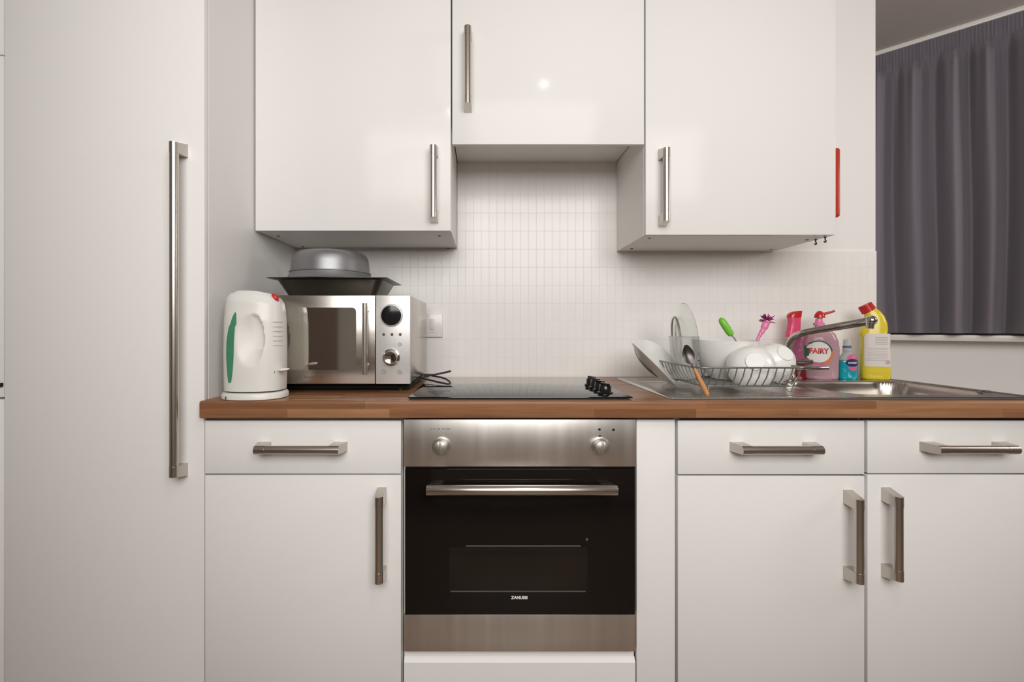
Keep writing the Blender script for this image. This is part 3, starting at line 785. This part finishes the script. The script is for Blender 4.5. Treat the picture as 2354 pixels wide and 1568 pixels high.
for i in range(n_):
    x = rx0+.022+(rx1-rx0-.044)*i/(n_-1)
    for (ya, yb2) in ((ry0, ry0+.028), (ry1, ry1-.028)):
        m.tube([(x, ya, zrim), (x-.002, ya+(yb2-ya)*.3, (zrim+zbase)/2), (x-.004, yb2, zbase)], .0016, 6)
for i in range(11):
    y = ry0+.03+(ry1-ry0-.06)*i/10
    for (xa, xb2) in ((rx0, rx0+.028), (rx1, rx1-.028)):
        m.tube([(xa, y, zrim), (xa+(xb2-xa)*.35, y, (zrim+zbase)/2), (xb2, y, zbase)], .0016, 6)
m.build('side_wires', M['wire'], t)
for (fx, fy) in ((rx0+.035, ry0+.03), (rx1-.035, ry0+.03), (rx0+.035, ry1-.03), (rx1-.035, ry1-.03)):
    m = MB(); m.tube(smooth_path([(fx-.012, fy, zbase), (fx-.006, fy-.004, zr0+.006), (fx, fy-.006, zr0+.002), (fx+.006, fy-.004, zr0+.006), (fx+.012, fy, zbase)], 5), .002, 8); m.build('foot', M['wire'], t)

def dishform(prof, c, nrm, m_, name, label, cat, n=56, group=None, sx=1, sy=1):
    """lathe profile (r, h) opened along nrm"""
    m = MB(); m.lathe(prof, n=n, sx=sx, sy=sy)
    q = Vector((0, 0, 1)).rotation_difference(Vector(nrm).normalized())
    m.xf(Matrix.Translation(c) @ q.to_matrix().to_4x4())
    o = m.build(name, m_, loc=c, smooth=40); return tag(o, label, cat, group)
plate = [(.003, 0), (.045, 0), (.050, .001), (.060, .006), (.0885, .016), (.090, .0175), (.0885, .0185), (.060, .009), (.045, .0035), (.003, .0035)]
bowlp = lambda R_, H: [(.003, .0), (R_*.36, .0), (R_*.38, .004), (R_*.62, .014*H/.07), (R_*.85, .036*H/.07), (R_*.97, .058*H/.07), (R_, H), (R_*.985, H+.001), (R_*.94, .058*H/.07), (R_*.82, .038*H/.07), (R_*.58, .018*H/.07), (R_*.3, .006), (.003, .006)]
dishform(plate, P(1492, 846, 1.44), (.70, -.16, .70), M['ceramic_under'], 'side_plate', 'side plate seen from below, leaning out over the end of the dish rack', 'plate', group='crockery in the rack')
dishform([(a*1.0, b) for a, b in plate], P(1503, 836, 1.54), (.42, -.62, .66), M['ceramic'], 'side_plate', 'white plate tipped face up behind the leaning side plate', 'plate', group='crockery in the rack')
dishform(bowlp(.098, .122), Vector((.765, 1.498, zbase+.003)), (.02, -.03, 1), M['milky'], 'mixing_bowl', 'large milky plastic bowl standing upright in the dish rack', 'bowl')
dishform(bowlp(.067, .060), P(1736, 831, 1.322), (.30, .85, -.35), M['ceramic'], 'cereal_bowl', 'round white bowl on its side in the middle of the dish rack front', 'bowl', group='crockery in the rack')
dishform(bowlp(.062, .062), P(1806, 812, 1.365), (-.10, .80, -.50), M['ceramic'], 'cereal_bowl', 'white bowl turned over at the tap end of the dish rack', 'bowl', group='crockery in the rack')
# glass plate and glass lid standing on edge
gp = [(.003, 0), (.075, 0), (.085, .003), (.124, .012), (.126, .0135), (.124, .015), (.085, .006), (.075, .003), (.003, .003)]
dishform(gp, Vector((XX(1567, 1.53), 1.53, ZZ(790, 1.53)+.006)), (.985, -.12, .08), M['glass'], 'glass_plate', 'clear glass plate standing on edge at the back of the dish rack', 'plate')
c = Vector((XX(1554, 1.565), 1.565, E-.038))
t = thing('saucepan_cover', 'small clear glass pan cover with a grey steel rim beside the glass plate', 'pan cover', c)
m = MB(); m.lathe([(.003, .012), (.04, .008), (.074, 0), (.074, .003), (.04, .011), (.003, .015)], n=56)
q = Vector((0, 0, 1)).rotation_difference(Vector((.97, -.22, .08)).normalized()).to_matrix().to_4x4()
m.xf(Matrix.Translation(c) @ q); m.build('pane', M['glass'], t)
m = MB(); m.tube([(.0755*math.cos(2*PI*k/64), .0755*math.sin(2*PI*k/64), .001) for k in range(65)], .0042, 8); m.xf(Matrix.Translation(c) @ q); m.build('rim_band', M['nickel_flat'], t)
# translucent tub
m = MB(); cxm = XX(1560, 1.50); R = []
for (hx_, hy_, z, r) in ((.026, .032, .0, .012), (.029, .035, .004, .014), (.034, .041, .128, .016), (.037, .044, .129, .018), (.037, .044, .132, .018), (.0325, .0395, .131, .015), (.0275, .0335, .006, .013)):
    R.append([m.bm.verts.new(p) for p in rrect(.629, 1.475, hx_, hy_, r, ZW+.026+z)])
m.skin(R, True); tag(m.build('storage_tub', M['clear'], loc=(cxm, 1.5, ZW+.026)), 'empty translucent plastic tub beside the glass pan cover in the dish rack', 'tub')
# wooden handled spoon leaning on the front of the rack
a, b = P(1627, 909, 1.262), P(1596, 847, 1.2735); tip = P(1577, 793, 1.283)
t = thing('spoon', 'metal spoon with a wooden handle leaning against the front of the dish rack', 'spoon', a)
ax_ = (b-a)
m = MB(); m.tube([a, a+ax_*.05, a+ax_*.3, a+ax_*.75, a+ax_*.97, b], [.004, .0062, .0068, .0055, .0042, .0036], 16); m.build('handle', M['wood_handle'], t)
nk = P(1589, 836, 1.2765)
m = MB(); m.tube(smooth_path([b-ax_*.02, P(1593, 842, 1.275), nk], 4), .0026, 10)
sb, st = P(1588, 837, 1.2765), tip; L_ = (st-sb).length; dirv = (st-sb).normalized(); side = dirv.cross(Vector((0, 1, 0))).normalized(); nn = side.cross(dirv)
if nn.y > 0: nn = -nn
rings = []; rings2 = []
for i in range(15):
    tt = i/14; wv = .0165*(math.sin(PI*(.04+.92*tt**.85))**.75); row = []; 
    for j in range(9):
        u = -1+2*j/8; dp = .007*(1-u*u)*math.sin(PI*tt)
        row.append(m.bm.verts.new(sb+dirv*L_*tt+side*wv*u-nn*dp))
    rings.append(row)
for a_, b_ in zip(rings, rings[1:]):
    for j in range(8): m.bm.faces.new((a_[j], a_[j+1], b_[j+1], b_[j]))
m.build('spoon_bowl', mat('dark_steel_spoon', (.14, .125, .12), .38, 1), t, smooth=180)
# green handled peeler
a, b = P(1686, 800, 1.44), P(1656, 734, 1.45)
t = thing('peeler', 'kitchen tool with a bright lime green handle sticking up from the milky bowl', 'peeler', P(1712, 862, 1.44))
ga, gb = P(1681, 770, 1.443), P(1658, 735, 1.45); dv = gb-ga
m = MB(); pts = [ga+dv*k for k in (-.06, 0, .15, .5, .85, 1, 1.08, 1.12)]; m.tube(pts, [.003, .0085, .0105, .0112, .0105, .0085, .005, .001], 20); m.build('handle', M['green'], t)
m = MB(); m.tube(smooth_path([ga-dv*.0, P(1692, 784, 1.44), P(1702, 815, 1.44), P(1712, 862, 1.44)], 5), .0022, 8); m.build('shaft', M['nickel_flat'], t)
# pink brush with purple bristles
t = thing('washing_up_brush', 'pink dish brush with a tuft of purple bristles, head up behind the bowls', 'brush', P(1735, 850, 1.50))
m = MB(); m.tube(smooth_path([P(1728, 850, 1.50), P(1741, 785, 1.5), P(1746, 772, 1.5), P(1752, 762, 1.5), P(1759, 748, 1.5), P(1763, 738, 1.5)], 5), [.005]*10+[.0062]*4+[.0075]*4+[.0105]*5+[.0115]*3, 16)
m.build('handle', M['pink'], t)
m = MB(); c = P(1764, 738, 1.50); rnd = random.Random(5)
for k in range(46):
    d = Vector((rnd.uniform(-.9, 1.), rnd.uniform(-.6, .6), rnd.uniform(-.15, 1))).normalized()
    m.tube([c+d*.006, c+d*rnd.uniform(.017, .027)], [.0018, .0011], 5)
m.build('bristles', M['purple'], t)

# ---------------------------------------------------------------- bottles at the back of the sink
ZS = ZW+.0040; YBt = 1.672
def tabf(tab): return lambda z: interp(tab, z)
def body_mb(rx, ry, z0, z1, cx, cy, n=40, ex=2.4, steps=36):
    m = MB(); m.loft([(0, 0, z0+(z1-z0)*i/steps, rx(z0+(z1-z0)*i/steps), ry(z0+(z1-z0)*i/steps), ex, 0) for i in range(steps+1)], n, (cx, cy, ZS)); return m
# 1 washing-up liquid with pump
D = YBt; bx = XX(1887, D)
t = thing('washing_up_bottle', 'pink washing-up liquid bottle with a red pump and round FAIRY label', 'bottle', (bx, D, ZS))
sc = D/F
RX = [(.0, .048), (.006, .052), (.05, .0525), (.10, .0555), (.13, .053), (.155, .045), (.175, .030), (.185, .019), (.192, .0165)]
RY = [(.0, .028), (.006, .031), (.10, .033), (.14, .030), (.17, .022), (.185, .016), (.192, .015)]
body_mb(tabf(RX), tabf(RY), 0, .192, bx, D).build('bottle_body', M['fairy_liquid'], t, smooth=60)
m = MB(); m.lathe([(.0175, .190), (.0175, .199), (.012, .202), (.0105, .214)], (bx-.006, D, ZS), 24); m.build('collar', M['pink'], t)
m = MB(); m.lathe([(.0085, .202), (.0085, .222), (.005, .224)], (bx-.004, D, ZS), 20); m.build('neck', M['print_white'], t)
pc = (bx-.004, D, ZS)
m = MB(); m.lathe([(.0165, .217), (.0165, .226), (.013, .234), (.007, .241), (.002, .243)], pc, 24)
m.tube(smooth_path([(bx+.004, D, ZS+.230), (bx+.024, D-.004, ZS+.236), (bx+.040, D-.006, ZS+.2415)], 4), [.0045]*5+[.0038]*4, 10)
m.build('pump_head', M['red_plastic'], t)
lz = ZZ(811, D-.035)-ZS; lx = XX(1892, D-.035)-bx
def lab(mbx, eps, name, mm, ex=2.4, rxt=RX, ryt=RY, par=t, ox=bx):
    wrap(mbx, tabf(rxt), tabf(ryt), ex, eps); at(mbx, ox, D, ZS); return mbx.build(name, M[mm], par, smooth=180)
U = (D-.035)/F
lab(disc(MB(), 28*U, lx, lz), .0005, 'label_ring', 'print_green')
lab(disc(MB(), 29*U, lx, lz-2*U, 22*U, math.radians(205), math.radians(300)), .0008, 'label_swoosh', 'print_pink')
lab(disc(MB(), 29*U, lx, lz-1*U, 22*U, math.radians(295), math.radians(370)), .0010, 'label_swoosh', 'print_orange')
lab(disc(MB(), 24*U, lx, lz+1*U), .0014, 'label_disc', 'print_white')
m = text_mb('FAIRY', 17*U, .0011, .84)
for v in m.bm.verts: v.co += Vector((lx, 0, lz+3*U))
lab(m, .0019, 'label_print', 'print_red')
t.rotation_euler = (0, 0, math.radians(-16))
# 2 pink trigger spray bottle
D = 1.698; bx = XX(1845, D)
t = thing('spray_bottle', 'pink trigger spray bottle with dark red liquid, behind the tap', 'bottle', (bx, D, ZS))
RX2 = [(.0, .034), (.005, .036), (.09, .036), (.125, .028), (.145, .017), (.160, .014)]; RY2 = [(.0, .023), (.10, .024), (.14, .016), (.160, .013)]
body_mb(tabf([(a, b+.0003) for a, b in RX2]), tabf([(a, b+.0003) for a, b in RY2]), 0, .030, bx, D).build('liquid', M['red_dark'], t)
body_mb(tabf(RX2), tabf(RY2), .030, .160, bx, D).build('bottle_body', M['magenta_clear'], t)
m = MB(); q = lambda px, py: (XX(px, D)-bx, ZZ(py, D)-ZS)
secs = []
for (xl, xr, py) in ((1805, 1836, 775), (1806, 1839, 764), (1809, 1840, 752), (1811, 1840, 740), (1809, 1841, 730), (1810, 1842, 723), (1817, 1842, 718), (1828, 1840, 715)):
    xa, z = q(xl, py); xb2, _ = q(xr, py); secs.append(((xa+xb2)/2, 0, z, (xb2-xa)/2*.88, .016, 2.6, 0))
secs = [(0, 0, .155, .018, .014, 2.2, 0)]+secs
m.loft(secs, 28, (bx, D, ZS)); m.build('trigger_head', M['pink_hot'], t)
m = MB(); m.loft([(s[0], 0, s[2], s[3]+.0012, .0172, 2.6, 0) for s in secs[5:]], 28, (bx, D, ZS)); m.build('head_cover', M['red_plastic'], t)
# 3 small turquoise bottle
D = 1.672; bx = XX(1949, D)
t = thing('soap_bottle', 'small clear bottle of turquoise liquid with a violet cap ring', 'bottle', (bx, D, ZS))
RX3 = [(.0, .030), (.004, .032), (.055, .032), (.078, .027), (.09, .018), (.098, .013), (.125, .012)]; RY3 = [(.0, .017), (.004, .019), (.06, .019), (.09, .014), (.098, .011), (.125, .011)]
body_mb(tabf([(a, b+.0002) for a, b in RX3]), tabf([(a, b+.0002) for a, b in RY3]), 0, .065, bx, D).build('liquid', M['teal'], t)
body_mb(tabf(RX3), tabf(RY3), .065, .100, bx, D).build('bottle_body', M['clear_bottle'], t)
m = MB(); m.lathe([(.0125, .098), (.0135, .100), (.0135, .108), (.0115, .110)], (bx-.003, D, ZS), 24); m.build('neck', M['clear_bottle'], t)
m = MB(); m.lathe([(.0130, .110), (.0130, .117), (.011, .118)], (bx-.003, D, ZS), 24); m.build('cap_ring', M['blue_cap'], t)
m = MB(); m.lathe([(.0115, .118), (.0110, .138), (.008, .141), (.002, .1415)], (bx-.003, D, ZS), 24); m.build('cap', M['clear_bottle'], t)
U = (D-.02)/F; lx, lz = XX(1961, D-.02)-bx, ZZ(834, D-.02)-ZS
def lab3(mbx, eps, name, mm):
    wrap(mbx, tabf(RX3), tabf(RY3), 2.4, eps); at(mbx, bx, D, ZS); return mbx.build(name, M[mm], t, smooth=180)
lx = min(lx, .012)
lab3(disc(MB(), 12*U, lx, lz+7*U, 0, math.radians(0), math.radians(180)), .0006, 'label_bloom', 'print_pink')
m = disc(MB(), 16*U, 0, 0)
for v in m.bm.verts: v.co = Vector((v.co.x*.95+lx, 0, v.co.z*.55+lz))
lab3(m, .0009, 'label_oval', 'navy')
m = text_mb('ocean', 9*U, .0002)
for v in m.bm.verts: v.co += Vector((lx, 0, lz+.5*U))
lab3(m, .0013, 'label_print', 'print_white')
lab3(disc(MB(), 10*U, lx, lz-9*U, 0, math.radians(180), math.radians(360)), .0007, 'label_drop', 'print_pink')
# 4 yellow bleach bottle with bent neck
D = 1.660; bx = XX(2011, D)
t = thing('bleach_bottle', 'yellow bent-neck cleaner bottle with a red cap in front of the curtain', 'bottle', (bx, D, ZS))
RX4 = [(.0, .038), (.006, .0425), (.05, .0430), (.16, .0400), (.2, .038)]; RY4 = [(.0, .028), (.006, .032), (.16, .031)]
secs = [(0, 0, z, interp(RX4, z), interp(RY4, z), 3.2, 0) for z in (0, .003, .006, .03, .06, .10, .135, .15)]
for (xl, xr, py, roll, dp) in ((1976, 2038, 768, 0, .030), (1979, 2039, 756, -.04, .029), (1984, 2037, 744, -.12, .027), (1987, 2032, 732, -.25, .025), (1988, 2025, 722, -.38, .022), (1988, 2016, 713, -.46, .019)):
    cx = (XX(xl, D)+XX(xr, D))/2-bx; z = ZZ(py, D)-ZS; rx = (XX(xr, D)-XX(xl, D))/2*.84
    secs.append((cx, 0, z, rx, dp, 2.6, roll))
secs = [s for s in secs if not (s[2] < .152 and s[2] > .1505)]
m = MB(); m.loft(secs, 44, (bx, D, ZS)); m.build('bottle_body', M['yellow'], t, smooth=60)
a = P(2001, 716, D); b = P(1992, 700, D); dv = (b-a).normalized()
m = MB(); m.cyl(a, b, .0215, .0200, 28)
for k in range(20):
    an = 2*PI*k/20; u = dv.cross(Vector((0, 1, 0))).normalized(); v_ = Vector((0, 1, 0)); of = (u*math.cos(an)+v_*math.sin(an))
    m.tube([a+of*.0212, b+of*.0198], .0014, 5)
m.build('cap', M['red_plastic'], t)
U = (D-.03)/F
def lab4(mbx, eps, name, mm, ex=3.2):
    wrap(mbx, tabf(RX4), tabf(RY4), ex, eps); at(mbx, bx, D, ZS); return mbx.build(name, M[mm], t, smooth=180)
zL0, zL1 = ZZ(843, D-.03)-ZS, ZZ(767, D-.03)-ZS
lab4(grid(MB(), -.035, .0395, zL0, zL1, 20, 10), .0006, 'label', 'label_white')
m = MB()
for k in range(5): grid(m, -.006, .030, zL1-.014-.006*k, zL1-.012-.006*k, 8, 1)
for k in range(9): grid(m, -.027, .030, zL1-.052-.0052*k, zL1-.0508-.0052*k, 8, 1)
grid(m, -.032, .030, zL0+.021, zL0+.0228, 10, 1)
lab4(m, .0010, 'label_lines', 'label_grey')
lab4(disc(MB(), .0075, .0300, zL0+.016), .0013, 'label_dot', 'label_grey')

t.rotation_euler = (0, 0, math.radians(-27))
